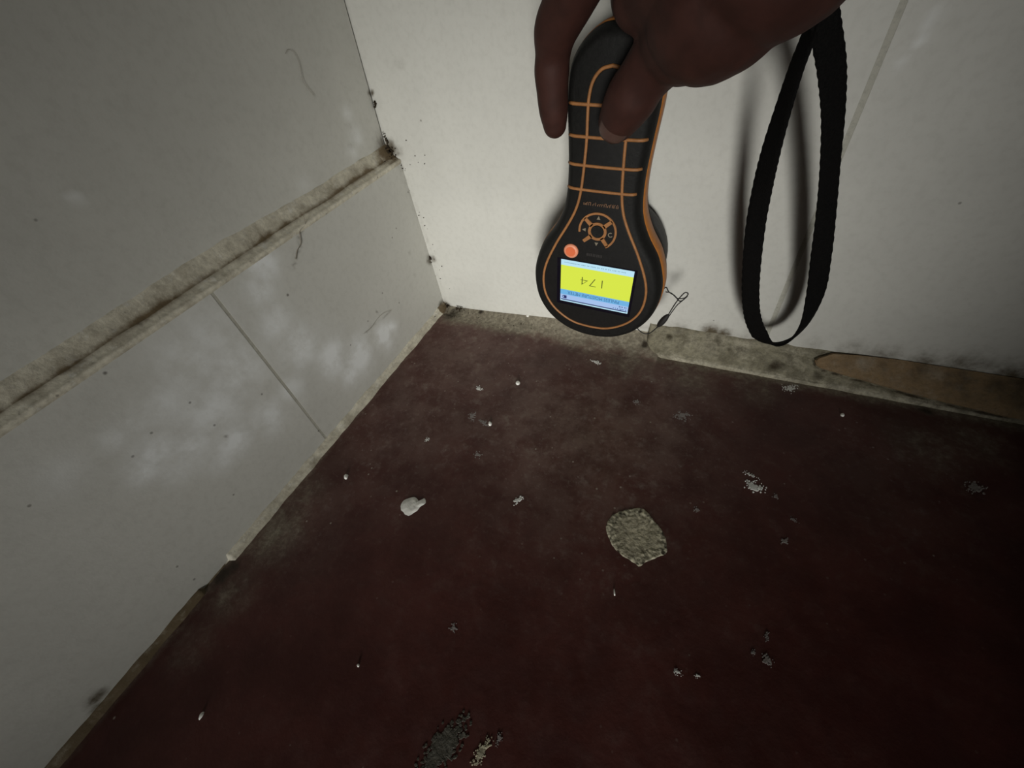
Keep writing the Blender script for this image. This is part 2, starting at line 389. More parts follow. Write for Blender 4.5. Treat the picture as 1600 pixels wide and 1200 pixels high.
# ------------------------------------------------------------------ cove of dusty screed under the right wall, then the mortar strip
x_strip = on_floor(1010, 540)[0]
cx = np.arange(-0.002, x_strip + 0.012, 0.002)
cs = [0, 0.1, 0.2, 0.3, 0.42, 0.55, 0.7, 0.85, 1.0]
def cove(x, s):
    hgt = 0.0012 + 0.0075 * smooth(0.0, 0.16, x); w = 0.012 + 0.012 * smooth(0, 0.12, x)
    n = fbm((x, s * 0.02, 0), 110, 4)
    return (x, -w * s, hgt * (1 - s) ** 1.9 + 0.0007 * n * (1 if 0 < s < 1 else 0.0) - 0.0004 * (s == 1))
cv = obj('cove', grid(cx, cs, cove), M_FLOOR, floor, smooth=True)
set_attr(cv, 'dust', lambda c: dust(c) * (0.95 + 0.5 * fbm(c, 40, 3))); set_attr(cv, 'scuff', lambda c: max(0.5, _sl(c)))
_cs = blobs([(705, 490, 14, 0.6), (752, 487, 4, 1.0), (722, 505, 6, 0.5), (705, 500, 10, 0.5), (1008, 540, 8, 0.9)], lambda a, b: on_floor(a, b, 0.002))
set_attr(cv, 'stain', _cs)

# mortar strip: sloped top against the wall, thin raised lip on the floor
SL_H, SL_W, LIP = 0.0175, 0.0160, 0.0030
def slope_z(y): return LIP + (SL_H - LIP) * (1 + y / SL_W)
SLOPE = (SL_H - LIP) / SL_W
def on_slope(px, py, off):
    # plane z = SL_H + off + SLOPE * y
    r = ray(px, py); t = (SL_H + off + SLOPE * CAM[1] - CAM[2]) / (r[2] - SLOPE * r[1])
    return Vector(CAM + r * t)
mx = list(np.arange(x_strip, 0.50, 0.0012)) + [0.55, 0.7, 1.0, 1.7]
ms = [0, 0.05] + [0.1 + 0.06 * k for k in range(15)] + [0.97, 1.0, 1.02, 1.03]
def strip(x, s):
    e = min(1.0, max(0.0, (x - x_strip) / 0.013))
    w = SL_W * (0.50 + 0.50 * e ** 0.7) + 0.0007 * fbm((x, 0, 0), 60, 3)
    y = -w * min(s, 1.0) - (0.0004 if s > 1.0 else 0)
    hz = SL_H + 0.0014 * fbm((x, 3, 0), 35, 3)
    z = LIP * (0.9 + 0.5 * fbm((x, 8, 0), 80, 3)) + (hz - LIP) * (1 - min(s, 1.0)) ** 1.08 + 0.0011 * fbm((x, s * 0.016, 2), 100, 4) * (s < 0.98)
    z -= 0.0011 * math.exp(-((s - 0.22) / 0.06) ** 2) * (0.6 + fbm((x, 0, 5), 50))
    if s > 1.0: z = -0.0005 if s > 1.025 else z * 0.6
    return (x, y, z)
bm = grid(mx, ms, strip)
bm.verts.ensure_lookup_table(); ends = [bm.verts[j] for j in range(len(ms))]
c0 = bm.verts.new((x_strip, 0.0, -0.0005)); bm.faces.new(ends + [c0])
trim2 = obj('trim_2', bm, M_MORTAR, smooth=True)
tag(trim2, 'sloped mortar fillet between the right wall and the floor', kind='structure')
sl = lambda a, b: on_right(a, b, -0.006)
_ms = [blobs([(1110, 522, 14, 0.9), (1125, 524, 10, 0.8), (1108, 545, 12, 0.5), (1045, 526, 6, 0.8), (1140, 548, 6, 0.7), (1155, 545, 6, 0.6), (1190, 560, 14, 0.4), (1240, 548, 18, 0.45),
              (1290, 556, 20, 0.55), (1350, 562, 30, 0.6), (1440, 575, 40, 0.75), (1520, 590, 50, 0.85), (1590, 610, 50, 0.8), (1012, 525, 8, 0.5)], sl)]
_gap_shade = seg_blob([(1300, 556), (1272, 562), (1273, 571), (1284, 578), (1310, 586), (1360, 600), (1420, 617), (1480, 632), (1540, 646), (1600, 660)], lambda a, b: on_slope(a, b, 0.0), 2.4, 1.0)  # dark line along the board edge: crack dirt plus its shadow gap, painted in
set_attr(trim2, 'stain', lambda c: max(_ms[0](c), 2.0 * max(0, fbm(c, 55, 3)) - 0.05, 0.30 * smooth(-0.005, 0.0, c[1]), _gap_shade(c)))
_mp = blobs([(1120, 535, 16, 0.6), (1160, 540, 14, 0.6), (1060, 570, 12, 0.3), (1240, 560, 14, 0.4), (1080, 530, 10, 0.3)], sl)
set_attr(trim2, 'pale', lambda c: max(_mp(c), 0.45 * (c[1] < -0.0145)))

# ------------------------------------------------------------------ tan hardboard sliver lying on the fillet
top_px = [(1276, 570), (1274, 563), (1281, 558), (1300, 558), (1340, 562), (1400, 570), (1460, 579), (1530, 590), (1600, 602), (1680, 617), (1760, 634)]
bot_px = [(1760, 692), (1690, 680), (1600, 655), (1575, 652), (1540, 643), (1480, 629), (1420, 614), (1360, 597), (1310, 583), (1284, 575)]
outl = [on_slope(a, b, 0.0024) for a, b in top_px + bot_px]
for k in range(3, len(top_px)):
    x_ = outl[k].x; y_ = -0.0006 - 0.0016 * smooth(0.0, 1.0, (5 - k) / 2.0); outl[k] = Vector((x_, y_, SL_H + 0.0024 + SLOPE * y_))
dv = Vector((0, SLOPE, -1)).normalized() * 0.0026
bm = bmesh.new(); tv = [bm.verts.new(p) for p in outl]; bv = [bm.verts.new(p + dv) for p in outl]
bm.faces.new(tv); bm.faces.new(bv[::-1])
for i in range(len(tv)): bm.faces.new((tv[i], tv[(i + 1) % len(tv)], bv[(i + 1) % len(tv)], bv[i]))
bmesh.ops.bevel(bm, geom=[e for e in bm.edges if all(v in tv for v in e.verts)], offset=0.0006, segments=2, affect='EDGES')
bmesh.ops.triangulate(bm, faces=[f for f in bm.faces if len(f.verts) > 4])
for _ in range(4):
    bmesh.ops.subdivide_edges(bm, edges=[e for e in bm.edges if e.calc_length() > 0.006], cuts=1, use_grid_fill=False)
    bmesh.ops.triangulate(bm, faces=[f for f in bm.faces if len(f.verts) > 4])
M_TAN = aged('stained_hardboard', (0.30, 0.205, 0.110), dirt=(0.055, 0.040, 0.024), pale=(0.40, 0.36, 0.29), speck=0.12, bump=0.6, gritty=0.4, mottle=0.35)
board = obj('hardboard_sliver', bm, M_TAN)
tag(board, 'stained tan wooden sliver wedged along the mortar fillet by the right wall', 'wood strip')
_bs = blobs([(1500, 594, 34, 0.5), (1560, 606, 36, 0.5), (1610, 625, 40, 0.5), (1440, 577, 26, 0.45), (1512, 617, 12, 0.55), (1380, 566, 20, 0.4), (1600, 606, 36, 0.55)], lambda a, b: on_slope(a, b, 0.0024))
set_attr(board, 'stain', _bs)
set_attr(board, 'pale', blobs([(1355, 570, 9, 0.7), (1345, 567, 7, 0.6), (1460, 583, 12, 0.6)], lambda a, b: on_slope(a, b, 0.0024)))

# ------------------------------------------------------------------ floor marks: bare concrete, dried splashes (parts of the floor)
def patch(name, pts, mat, hgt, parent, rough=0.0, rings=5, jitter=0.0, rim=None, z0=0.0002, dens=4):
    """irregular crust with its own relief; pts = outline on the floor"""
    P = catmull([tuple(p) for p in pts] + [tuple(pts[0])], dens)[:-1]
    P = [Vector(p) for p in P]; c = sum(P, Vector()) / len(P)
    bm = bmesh.new(); R = []
    for k in range(rings):
        t = 1 - k / rings; row = []
        for p in P:
            q = c + (p - c) * t
            if jitter and k == 0: q += (p - c) * jitter * fbm(p, 260, 3)
            h_ = hgt * min(1.0, k / max(1, rings * 0.35)) + rough * fbm(q, 420, 4) * (k > 0)
            if rim and 0 < k <= rim[0]: h_ += rim[1] * max(0, fbm(q, 600, 3) + 0.15)
            row.append(bm.verts.new((q.x, q.y, c.z + z0 + h_ - (0.0003 if k == 0 else 0))))
        R.append(row)
    n = len(P)
    for k in range(rings - 1):
        for i in range(n): bm.faces.new((R[k][i], R[k][(i+1) % n], R[k+1][(i+1) % n], R[k+1][i]))
    cv_ = bm.verts.new((c.x, c.y, c.z + z0 + hgt))
    for i in range(n): bm.faces.new((R[-1][i], R[-1][(i+1) % n], cv_))
    return obj(name, bm, mat, parent, smooth=True)
def ell(px, py, ax, ay, rot, n=12, wob=0.18, seed=0):
    rr = random.Random(seed); out = []
    for k in range(n):
        a = 2 * math.pi * k / n; s = 1 + rr.uniform(-wob, wob)
        u, v = ax * math.cos(a) * s, ay * math.sin(a) * s
        cr, sr = math.cos(rot), math.sin(rot); out.append((px + u * cr - v * sr, py + u * sr + v * cr))
    return out
def fpts(l): return [on_floor(*p) for p in l]

M_BARE = aged('bare_rough_concrete', (0.56, 0.51, 0.365), dirt=(0.05, 0.04, 0.025), pale=(0.80, 0.75, 0.56), speck=0.4, bump=1.0, gritty=0.85, mottle=0.6)
big = patch('bare_concrete_patch', fpts([(950, 812), (958, 803), (975, 797), (995, 793), (1008, 796), (1022, 812), (1036, 830), (1042, 845), (1042, 865), (1030, 871), (1012, 878), (1000, 886),
            (990, 880), (972, 869), (960, 858), (951, 842), (946, 825)]), M_BARE, 0.00015, floor, rough=0.00022, rings=24, jitter=0.10, rim=(8, 0.0007), dens=14, z0=0.0001)
_bc = on_floor(995, 838)
set_attr(big, 'pale', lambda c: 0.85 * smooth(0.009, 0.016, (Vector(c) - _bc).length))
set_attr(big, 'stain', lambda c: 0.75 * smooth(0.007, 0.015, (Vector(c) - _bc).length) * max(0, 0.3 + 2.4 * fbm(c, 520, 2)))
splash = [  # px, py, half sizes, rotation, material, height
    (1180, 761, 17, 9, 0.35, 'w', .0006), (1173, 742, 14, 3, 0.45, 'w', .0004), (810, 781, 10, 6, -0.6, 'w', .0005), (1234, 607, 14, 7, 0.15, 'w', .0007), (1525, 762, 17, 9, 0.25, 'g', .0005),
    (1067, 650, 14, 8, 0.1, 'g', .0005), (738, 651, 6, 8, 0.3, 'g', .0004), (757, 661, 9, 5, 0.5, 'g', .0005), (748, 607, 6, 4, 0.2, 'w', .0005), (668, 687, 6, 3, -0.5, 'w', .0004),
    (932, 566, 9, 3.5, 0.3, 'w', .0005), (747, 711, 6, 5, 0.4, 'g', .0004), (1226, 846, 7, 6, 0.2, 'g', .0004), (708, 981, 6, 8, 0.1, 'g', .0004), (1088, 796, 5, 4, 0.1, 'g', .0004), (995, 628, 6, 4, 0.2, 'g', .0004),
    (1058, 1050, 9, 4.5, 0.45, 'w', .0006), (1090, 1056, 5, 3.5, 0.2, 'w', .0006), (1200, 1032, 12, 8, 0.9, 'g', .0004), (1198, 993, 4, 11, 0.0, 'g', .0004), (1177, 1019, 4, 5, 0, 'g', .0004), (1212, 776, 5, 4, 0.2, 'g', .0004), (1240, 812, 9, 3, 0.5, 'g', .0003)]
def splash_bits(pxc, pyc, ax, ay, rot, mat, seed):
    """a dried splash: many thin overlapping specks, thick in the middle and ragged at the edge"""
    rr = random.Random(seed); bm = bmesh.new(); cr, sr = math.cos(rot), math.sin(rot)
    n = int(26 + ax * ay * 0.45)
    for _ in range(n):
        a_ = rr.uniform(0, 2 * math.pi); rd = min(1.15, abs(rr.gauss(0, 0.55)))
        u, v = ax * rd * math.cos(a_), ay * rd * math.sin(a_)
        sz = rr.uniform(0.10, 0.30) * min(ax, ay) * (1.25 - 0.6 * rd) + 0.35
        P = [on_floor(pxc + (u + sz * rr.uniform(.6, 1.3) * math.cos(t)) * cr - (v + sz * rr.uniform(.5, 1.1) * math.sin(t)) * sr,
                      pyc + (u + sz * math.cos(t)) * sr + (v + sz * rr.uniform(.5, 1.1) * math.sin(t)) * cr) for t in [k * math.pi / 3 + rr.uniform(-.3, .3) for k in range(6)]]
        c = sum(P, Vector()) / 6; h_ = rr.uniform(0.00003, 0.00012)
        base = [bm.verts.new((p.x, p.y, -0.0001)) for p in P]; top = [bm.verts.new((c.x + (p.x - c.x) * .7, c.y + (p.y - c.y) * .7, 0.0001 + h_)) for p in P]
        for k in range(6): bm.faces.new((base[k], base[(k + 1) % 6], top[(k + 1) % 6], top[k]))
        bm.faces.new(top)
    return obj('dried_splash', bm, mat, floor)
for i, (a, b, ax, ay, rt, mt, hh) in enumerate(splash):
    splash_bits(a, b, ax, ay, rt, M_SPLASH if mt == 'w' else M_GREYSPOT, i)
M_SCRAPE = aged('scraped_grey_concrete', (0.085, 0.078, 0.060), speck=0.2, bump=0.8, gritty=0.7)
splash_bits(692, 1168, 58, 22, -0.95, M_SCRAPE, 51).name = 'scraped_patch'
splash_bits(752, 1176, 30, 9, -1.05, M_BARE, 52).name = 'plaster_crust'
splash_bits(780, 1153, 13, 5, -1.3, M_GREYSPOT, 53).name = 'plaster_crust'

# loose flakes and crumbs of plaster: things lying on the floor
def flake(name, pts, label, hgt=0.0007, group=None, mat=None):
    P = [on_floor(*p) for p in pts]; c = sum(P, Vector()) / len(P)
    o = patch(name, P, mat or M_FLAKE, hgt, None, rough=0.00018, rings=4, jitter=0.25, z0=0.0003)
    return tag(o, label, 'plaster flake', group)
G = 'loose plaster flakes on the red floor'
flake('paint_flake', [(627, 797), (629, 785), (640, 777), (650, 778), (655, 784), (662, 779), (665, 786), (656, 792), (651, 799), (641, 805), (631, 803)],
      'largest white paint flake on the red floor, round with a small tail', 0.0003, G)
flake('plaster_crumb', ell(541, 745, 3.2, 4.6, 0.3, 8, 0.15, 3), 'tiny white crumb left of the big paint flake, near the left wall', 0.0010, G)
flake('plaster_crumb', ell(809, 599, 4, 3.2, 0.2, 8, 0.2, 4), 'small white crumb on the floor below the meter head', 0.0010, G)
flake('plaster_crumb', ell(766, 662, 2.6, 3.2, 0.2, 8, 0.2, 5), 'small white crumb beside a grey splash, mid floor', 0.0009, G)
flake('plaster_crumb', ell(825, 500, 4.2, 3.0, 0.2, 8, 0.2, 6), 'white crumb on the dusty edge left of the meter head', 0.0055, G)
flake('plaster_crumb', ell(315, 1118, 2.2, 8, 0.5, 8, 0.2, 7), 'thin white sliver in the dark lower left of the floor', 0.0006, G)
flake('plaster_crumb', ell(960, 926, 1.4, 5.5, -0.1, 8, 0.1, 8), 'thin pale sliver below the bare concrete patch', 0.0005, G)
flake('plaster_crumb', ell(1316, 649, 3.6, 2.4, 0.4, 8, 0.1, 9), 'small pale crumb below the wooden sliver at right', 0.0009, G)
flake('plaster_crumb', ell(560, 1040, 1.8, 2.6, 0.2, 8, 0.1, 10), 'tiny white crumb alone on the dark lower floor', 0.0008, G)

# dark crumbs: too many to count
def crumbs(name, spots, label):
    bm = bmesh.new(); rr = random.Random(len(spots) * 31)
    for P, spread, n, s0 in spots:
        for _ in range(n):
            c = Vector(P) + Vector([rr.gauss(0, spread[k]) for k in range(3)])
            c.x = max(c.x, -0.006 if c.z > LZ else 0.0004); c.y = min(c.y, -0.0004); c.z = max(c.z, 0.0004)
            s = s0 * rr.uniform(0.45, 1.3)
            m = Matrix.Translation(c) @ Matrix.Diagonal((s * rr.uniform(.6, 1.3), s * rr.uniform(.6, 1.3), s * rr.uniform(.6, 1.3), 1))
            bmesh.ops.create_icosphere(bm, subdivisions=1, radius=1.0, matrix=m)
    o = obj(name, bm, M_CRUMB); return tag(o, label, 'dirt', kind='stuff')
ct = on_right(608, 234)
crumbs('dirt_crumbs', [((ct.x + 0.000, -0.0010, LZ + 0.006), (.0030, .0020, .0016), 34, .0007), ((-0.0035, -0.006, LZ + 0.0035), (.002, .004, .001), 14, .0006),
                       ((-0.006, -0.0012, LZ + 0.013), (.0006, .0006, .0035), 22, .0006), ((-0.0055, -0.001, LZ + 0.035), (.0006, .0005, .0012), 9, .0007), ((0.001, -0.001, LZ - 0.004), (.002, .001, .003), 8, .0004)],
       'dark mould crumbs gathered where the ledge meets the corner')
crumbs('dirt_crumbs', [((0.002, -0.0015, 0.002), (.0030, .0020, .0015), 42, .00065), ((0.018, -0.004, 0.0030), (.0016, .001, .0004), 10, .0010), ((0.012, -0.010, 0.0012), (.009, .006, .0004), 50, .00042),
                       ((0.05, -0.010, 0.003), (.03, .006, .0005), 40, .00040)],
       'dark dirt crumbs gathered on the floor in the corner')
pm = on_right(676, 404)
crumbs('dirt_crumbs', [((0.0006, -0.0008, pm.z), (.0006, .0005, .0011), 12, .0008), ((0.003, -0.0004, pm.z + 0.03), (.004, .0003, .02), 9, .00045), ((0.004, -0.0004, pm.z - 0.01), (.005, .0003, .018), 7, .0004),
                       ((0.012, -0.0004, 0.135), (.012, .0003, .006), 7, .00045)],
       'small dark mould clump halfway up the corner of the two walls')

def thread(name, pts, proj, label, r=0.00022):
    bm = bmesh.new(); P = [proj(*p) for p in pts]; tube_into(bm, catmull([tuple(p) for p in P], 5), r, 5)
    return tag(obj(name, bm, M_THREAD), label, 'thread')
lw = lambda a, b: on_left(a, b, 0.0006); lu = lambda a, b: on_left(a, b, upx(on_left(a, b, -0.007)[2]) + 0.0006)
thread('cobweb_thread', [(474, 336), (477, 350), (468, 362), (470, 380), (464, 392), (462, 405)], lw, 'crooked brown thread hanging below the filler ledge', 0.00018)
thread('cobweb_thread', [(446, 84), (450, 77), (459, 82), (467, 98), (470, 112), (474, 128), (483, 140), (490, 149)], lu, 'faint looped hair stuck high on the upper left wall', 0.00009)
thread('cobweb_thread', [(612, 485), (600, 489), (590, 498), (580, 512), (568, 522)], lw, 'fine dark hair low on the left wall beside the floor corner', 0.00008)

# ------------------------------------------------------------------ moisture meter
TH = math.radians(-4.0)
EU = Vector((math.cos(TH), 0, math.sin(TH))); EV = Vector((-math.sin(TH), 0, math.cos(TH)))
YF = -0.045
_c = (on_right(878, 404, YF) + on_right(980, 489, YF)) / 2
meter = empty('moisture_meter', (_c.x, 0, 0.0)); tag(meter, 'black and orange handheld moisture meter held upside down against the wall', 'moisture meter')
AX = -1.5                                    # symmetry axis, mm from the screen centre
def D(u, v, y): return _c - Vector((0, _c.y, 0)) + EU * (u / 1000) + EV * (v / 1000) + Vector((0, y, 0)) - Vector((_c.x, 0, 0))
HALF = [(0.01, 121), (7, 120), (13, 116.5), (18, 111), (20.6, 104), (21.2, 92), (20.4, 78), (19.8, 64), (20.2, 52), (22.0, 42), (26.8, 31.5), (34.0, 20.5), (38.8, 7), (39.8, -5), (37, -19), (29.5, -31), (18.5, -39), (8, -42.3), (0.01, -43)]
HALF = catmull(HALF, 5)
def full_outline(half): return [(AX + h_, v) for h_, v in half] + [(AX - h_, v) for h_, v in half[::-1][1:-1]]
OUT = full_outline(HALF)
def offset(poly, d):
    n = len(poly); out = []
    for i in range(n):
        a = np.array(poly[i - 1]); b = np.array(poly[(i + 1) % n]); t = b - a; t = t / (np.linalg.norm(t) + 1e-9)
        out.append((poly[i][0] + t[1] * d, poly[i][1] - t[0] * d))     # outline runs clockwise: right normal points inwards
    return out
# orientation test so that positive offset always moves inwards
if np.mean([abs(p[0] - AX) for p in offset(OUT, 2.0)]) > np.mean([abs(p[0] - AX) for p in OUT]):
    _off = offset; offset = lambda poly, d: _off(poly, -d)
def loft(name, rings, mat, sm=True, caps=(True, True)):
    """rings: list of (outline mm, y)"""
    bm = bmesh.new(); R = [[bm.verts.new(D(u, v, y)) for u, v in ol] for ol, y in rings]; n = len(R[0])
    for a, b in zip(R[:-1], R[1:]):
        for i in range(n): bm.faces.new((a[i], a[(i + 1) % n], b[(i + 1) % n], b[i]))
    if caps[0]: bm.faces.new(R[0])
    if caps[1]: bm.faces.new(R[-1][::-1])
    o = obj(name, bm, mat, meter, smooth=sm)
    return o
M_RUB = plain('black_rubber', (0.0085, 0.0083, 0.0075), 0.62, 0.2, 700, 0.2, 0.15)
M_FACE = plain('dark_face_plastic', (0.009, 0.0085, 0.008), 0.55, 0.2, 500, 0.15, 0.05)
M_GREY = plain('grey_sensor_plastic', (0.045, 0.045, 0.043), 0.6, 0.35, 400, 0.1)
M_ORG = plain('orange_plastic', (0.42, 0.155, 0.030), 0.5, 0.4, 400, 0.1)
M_TANL = plain('orange_inlay', (0.32, 0.140, 0.048), 0.5, 0.4, 400, 0.12)
M_BTN = plain('orange_power_button', (0.72, 0.16, 0.06), 0.45, 0.4)
M_BTN2 = plain('pale_orange_rim', (0.80, 0.30, 0.17), 0.5, 0.4)
M_GLASS = plain('screen_glass', (0.006, 0.005, 0.010), 0.12, 0.5)
loft('rear_shell', [(offset(OUT, 5), -0.0165), (offset(OUT, 3), -0.0175), (offset(OUT, 1.2), -0.0205), (offset(OUT, 0.6), -0.026)], M_RUB)
loft('orange_side_band', [(offset(OUT, 0.6), -0.0258), (offset(OUT, 0.0), -0.0270), (offset(OUT, -0.1), -0.031), (offset(OUT, 0.0), -0.0355), (offset(OUT, 0.7), -0.0364)], M_ORG)
loft('front_shell', [(offset(OUT, 0.5), -0.0360), (offset(OUT, 0.35), -0.0380), (offset(OUT, 0.9), -0.0405), (offset(OUT, 2.0), -0.0430), (offset(OUT, 3.4), -0.0444), (offset(OUT, 5.0), -0.0450)], M_RUB)
def surf_y(o): return np.interp(o, [0.35, 0.9, 2.0, 3.4, 5.0], [-0.0380, -0.0405, -0.0430, -0.0444, -0.0450])
LINE = catmull([(0.01, 107.3), (4.5, 106), (7.8, 102), (9.2, 96), (9.3, 88), (9.1, 79), (9.6, 67), (10.6, 55), (12.6, 46), (16.6, 37), (23.6, 24), (29.6, 10), (31.6, -1), (30.2, -12), (25, -21), (17, -27.5), (9, -30.8), (0.01, -31.6)], 5)
LIN = full_outline(LINE)
def loft_simple(name, poly, y0, y1, mat, inset=0.3, parent=None):
    o = loft(name, [(poly, y0), (poly, y1 + 0.0002), (offset(poly, inset), y1)], mat)
    if parent: o.parent = parent
    return o
face = loft('face_panel', [(offset(LIN, 0.4), -0.0449), (offset(LIN, 0.5), -0.0453), (offset(LIN, 1.2), -0.0454)], M_FACE)
bm = bmesh.new(); ring = [D(u, v, -0.0452) for u, v in LIN]
tube_into(bm, ring + [ring[0], ring[1]], 0.00075, 8, False); obj('outline_inlay', bm, M_TANL, meter, True)
for v, hl, hr in ((93.2, 18.2, 19), (80.3, 18.0, 18.4), (67.8, 17.8, 17.8), (56.2, 17.8, 17.2)):
    hw = np.interp(v, [p[1] for p in HALF[::-1]], [p[0] for p in HALF[::-1]])
    us = np.linspace(-hl, hr, 22); bm = bmesh.new()
    tube_into(bm, [D(AX + u, v + 0.0008 * u * u, surf_y(hw - abs(u)) - 0.0002) for u in us], 0.00078, 8)
    obj('grip_bar', bm, M_TANL, meter, True)
# back sensor dome that touches the wall
def disc(cu, cv_, r, n=48, sy=1.0): return [(cu + r * math.cos(2*math.pi*k/n), cv_ + sy * r * math.sin(2*math.pi*k/n)) for k in range(n)]
loft('sensor_housing', [(disc(AX, 4, 25), -0.0006), (disc(AX, 4, 33), -0.0030), (disc(AX, 4, 36), -0.0080), (disc(AX, 4, 36.5), -0.0185)], M_GREY)

# cross of buttons
PC = (-1.5, 35.2); YB = -0.0456
def annulus(bm, cu, cv_, r0, r1, a0, a1, y0, y1, n=40):
    V = []
    for k in range(n + 1):
        a = a0 + (a1 - a0) * k / n
        V.append([bm.verts.new(D(cu + r * math.cos(a), cv_ + r * math.sin(a), y)) for r, y in ((r0, y0), (r0, y1), (r1, y1), (r1, y0))])
    for k in range(n):
        for j in range(4): bm.faces.new((V[k][j], V[k][(j+1) % 4], V[k+1][(j+1) % 4], V[k+1][j]))
    bm.faces.new(V[0]); bm.faces.new(V[-1][::-1])
pad = obj('button_ring', bmesh.new(), M_TANL, meter)
bm = bmesh.new()
annulus(bm, *PC, 9.4, 10.5, math.radians(-58), math.radians(188), YB + 0.0006, YB - 0.0004)
annulus(bm, *PC, 3.6, 5.1, 0, 2 * math.pi, YB + 0.0006, YB - 0.0004)
for a in (42, 138, 222, 308):
    ar = math.radians(a); ca, sa = math.cos(ar), math.sin(ar)
    vs8 = [bm.verts.new(D(PC[0] + r * ca - w * sa, PC[1] + r * sa + w * ca, y)) for r, ww in ((4.3, 1.1), (9.9, 0.9)) for w in (-ww, ww) for y in (YB + 0.0006, YB - 0.0004)]
    for f in ((0, 1, 3, 2), (4, 6, 7, 5), (0, 4, 5, 1), (2, 3, 7, 6), (0, 2, 6, 4), (1, 5, 7, 3)): bm.faces.new([vs8[i] for i in f])
bmesh.ops.recalc_face_normals(bm, faces=bm.faces[:]); bm.to_mesh(pad.data); bm.free()
def prism(name, poly, y0, y1, mat, parent=meter):
    bm = bmesh.new(); a = [bm.verts.new(D(u, v, y0)) for u, v in poly]; b = [bm.verts.new(D(u, v, y1)) for u, v in poly]; n = len(a)
    for i in range(n): bm.faces.new((a[i], a[(i+1) % n], b[(i+1) % n], b[i]))
    bm.faces.new(a[::-1]); bm.faces.new(b)
    return obj(name, bm, mat, parent)
prism('centre_button', disc(PC[0], PC[1], 3.3, 24), YB + 0.0006, YB - 0.0005, M_RUB)
M_DIM = plain('faded_print', (0.20, 0.17, 0.12), 0.6)
for a in (90, 180, 270):
    ar = math.radians(a); cu, cv_ = PC[0] + 7.3 * math.cos(ar), PC[1] + 7.3 * math.sin(ar)
    prism('arrow_mark', [(cu + 1.25 * math.cos(ar + t), cv_ + 1.25 * math.sin(ar + t)) for t in (0, 2.2, -2.2)], YB + 0.0003, YB - 0.00005, M_DIM, pad)
bm = bmesh.new(); annulus(bm, PC[0] + 7.2, PC[1] - 1.0, 0.9, 1.35, math.radians(60), math.radians(330), YB + 0.0003, YB - 0.00005, 16); obj('arrow_mark', bm, M_DIM, pad)
btn = loft('power_button', [(disc(-15.7, 21.3, 4.3, 28), -0.0450), (disc(-15.7, 21.3, 4.3, 28), -0.0462), (disc(-15.7, 21.3, 3.6, 28), -0.0468)], M_BTN2)
prism('button_face', disc(-15.7, 21.3, 2.9, 24), -0.0466, -0.04695, M_BTN, btn)
# faded lettering too blurred to read: short strokes
rr = random.Random(5); bm = bmesh.new(); u = -10.2
while u < 8.0:
    w = rr.uniform(0.25, 0.5); h0, h1 = (-0.9, 0.9) if rr.random() < 0.6 else (-0.9, 0.35)
    v0 = 49.6 - 0.0
    q = [bm.verts.new(D(u + a * w, v0 + b, -0.04548)) for a, b in ((0, h0), (1, h0), (1, h1), (0, h1))]; bm.faces.new(q)
    if rr.random() < 0.55:
        q = [bm.verts.new(D(u + a, v0 + b, -0.04548)) for a, b in ((0, h1 - .35), (0.95, h1 - .35), (0.95, h1), (0, h1))]; bm.faces.new(q)
    u += rr.choice((0.75, 1.05, 1.05, 1.35))
obj('faded_lettering', bm, plain('faded_orange_print', (0.17, 0.085, 0.04), 0.6), meter)
bm = bmesh.new(); u = -6.5
while u < 2.5:
    q = [bm.verts.new(D(u + a, 20.6 + b, -0.04548)) for a, b in ((0, -0.9), (0.35, -0.9), (0.35, 0.8), (0, 0.8))]; bm.faces.new(q); u += rr.choice((0.7, 0.9, 1.2))
obj('faded_lettering', bm, plain('faint_grey_print', (0.035, 0.03, 0.028), 0.6), meter)

# screen
SW, SH = 21.6, 14.9
bez = prism('screen_bezel', [(-SW - 2.4, -SH - 2.4), (SW + 1.6, -SH - 2.4), (SW + 1.6, SH + 0.7), (-SW - 2.4, SH + 0.7)], -0.0450, -0.04562, M_GLASS)
def sbar(name, f0, f1, mat, u0=-SW, u1=SW, y=-0.04575, par=None):
    v0, v1 = SH - 2 * SH * f0, SH - 2 * SH * f1
    return prism(name, [(u0, v1), (u1, v1), (u1, v0), (u0, v0)], -0.0455, y, mat, par or bez)
scr = sbar('display', 0, 1, emit('display_pale', (0.50, 0.78, 0.92), 0.95), y=-0.04570)
sbar('reading_field', 0.125, 0.70, emit('display_yellow', (0.70, 0.82, 0.055), 0.95))
sbar('title_band', 0.70, 0.825, emit('display_blue', (0.17, 0.50, 0.86), 0.85))
sbar('status_band', 0.825, 0.945, emit('display_lilac', (0.42, 0.60, 0.95), 0.85))
M_INK = plain('display_dark', (0.02, 0.03, 0.05), 0.5)
M_NAVY = emit('display_navy', (0.01, 0.015, 0.18), 0.6)
M_INKB = emit('display_blue_ink', (0.03, 0.13, 0.33), 0.8); M_INKY = emit('display_olive_ink', (0.12, 0.15, 0.01), 0.7); M_INKG = emit('display_grey_ink', (0.22, 0.40, 0.50), 0.8)
sbar('status_line', 0.945, 0.968, M_NAVY, u0=-SW + 0.5, u1=SW - 0.6, y=-0.04578)
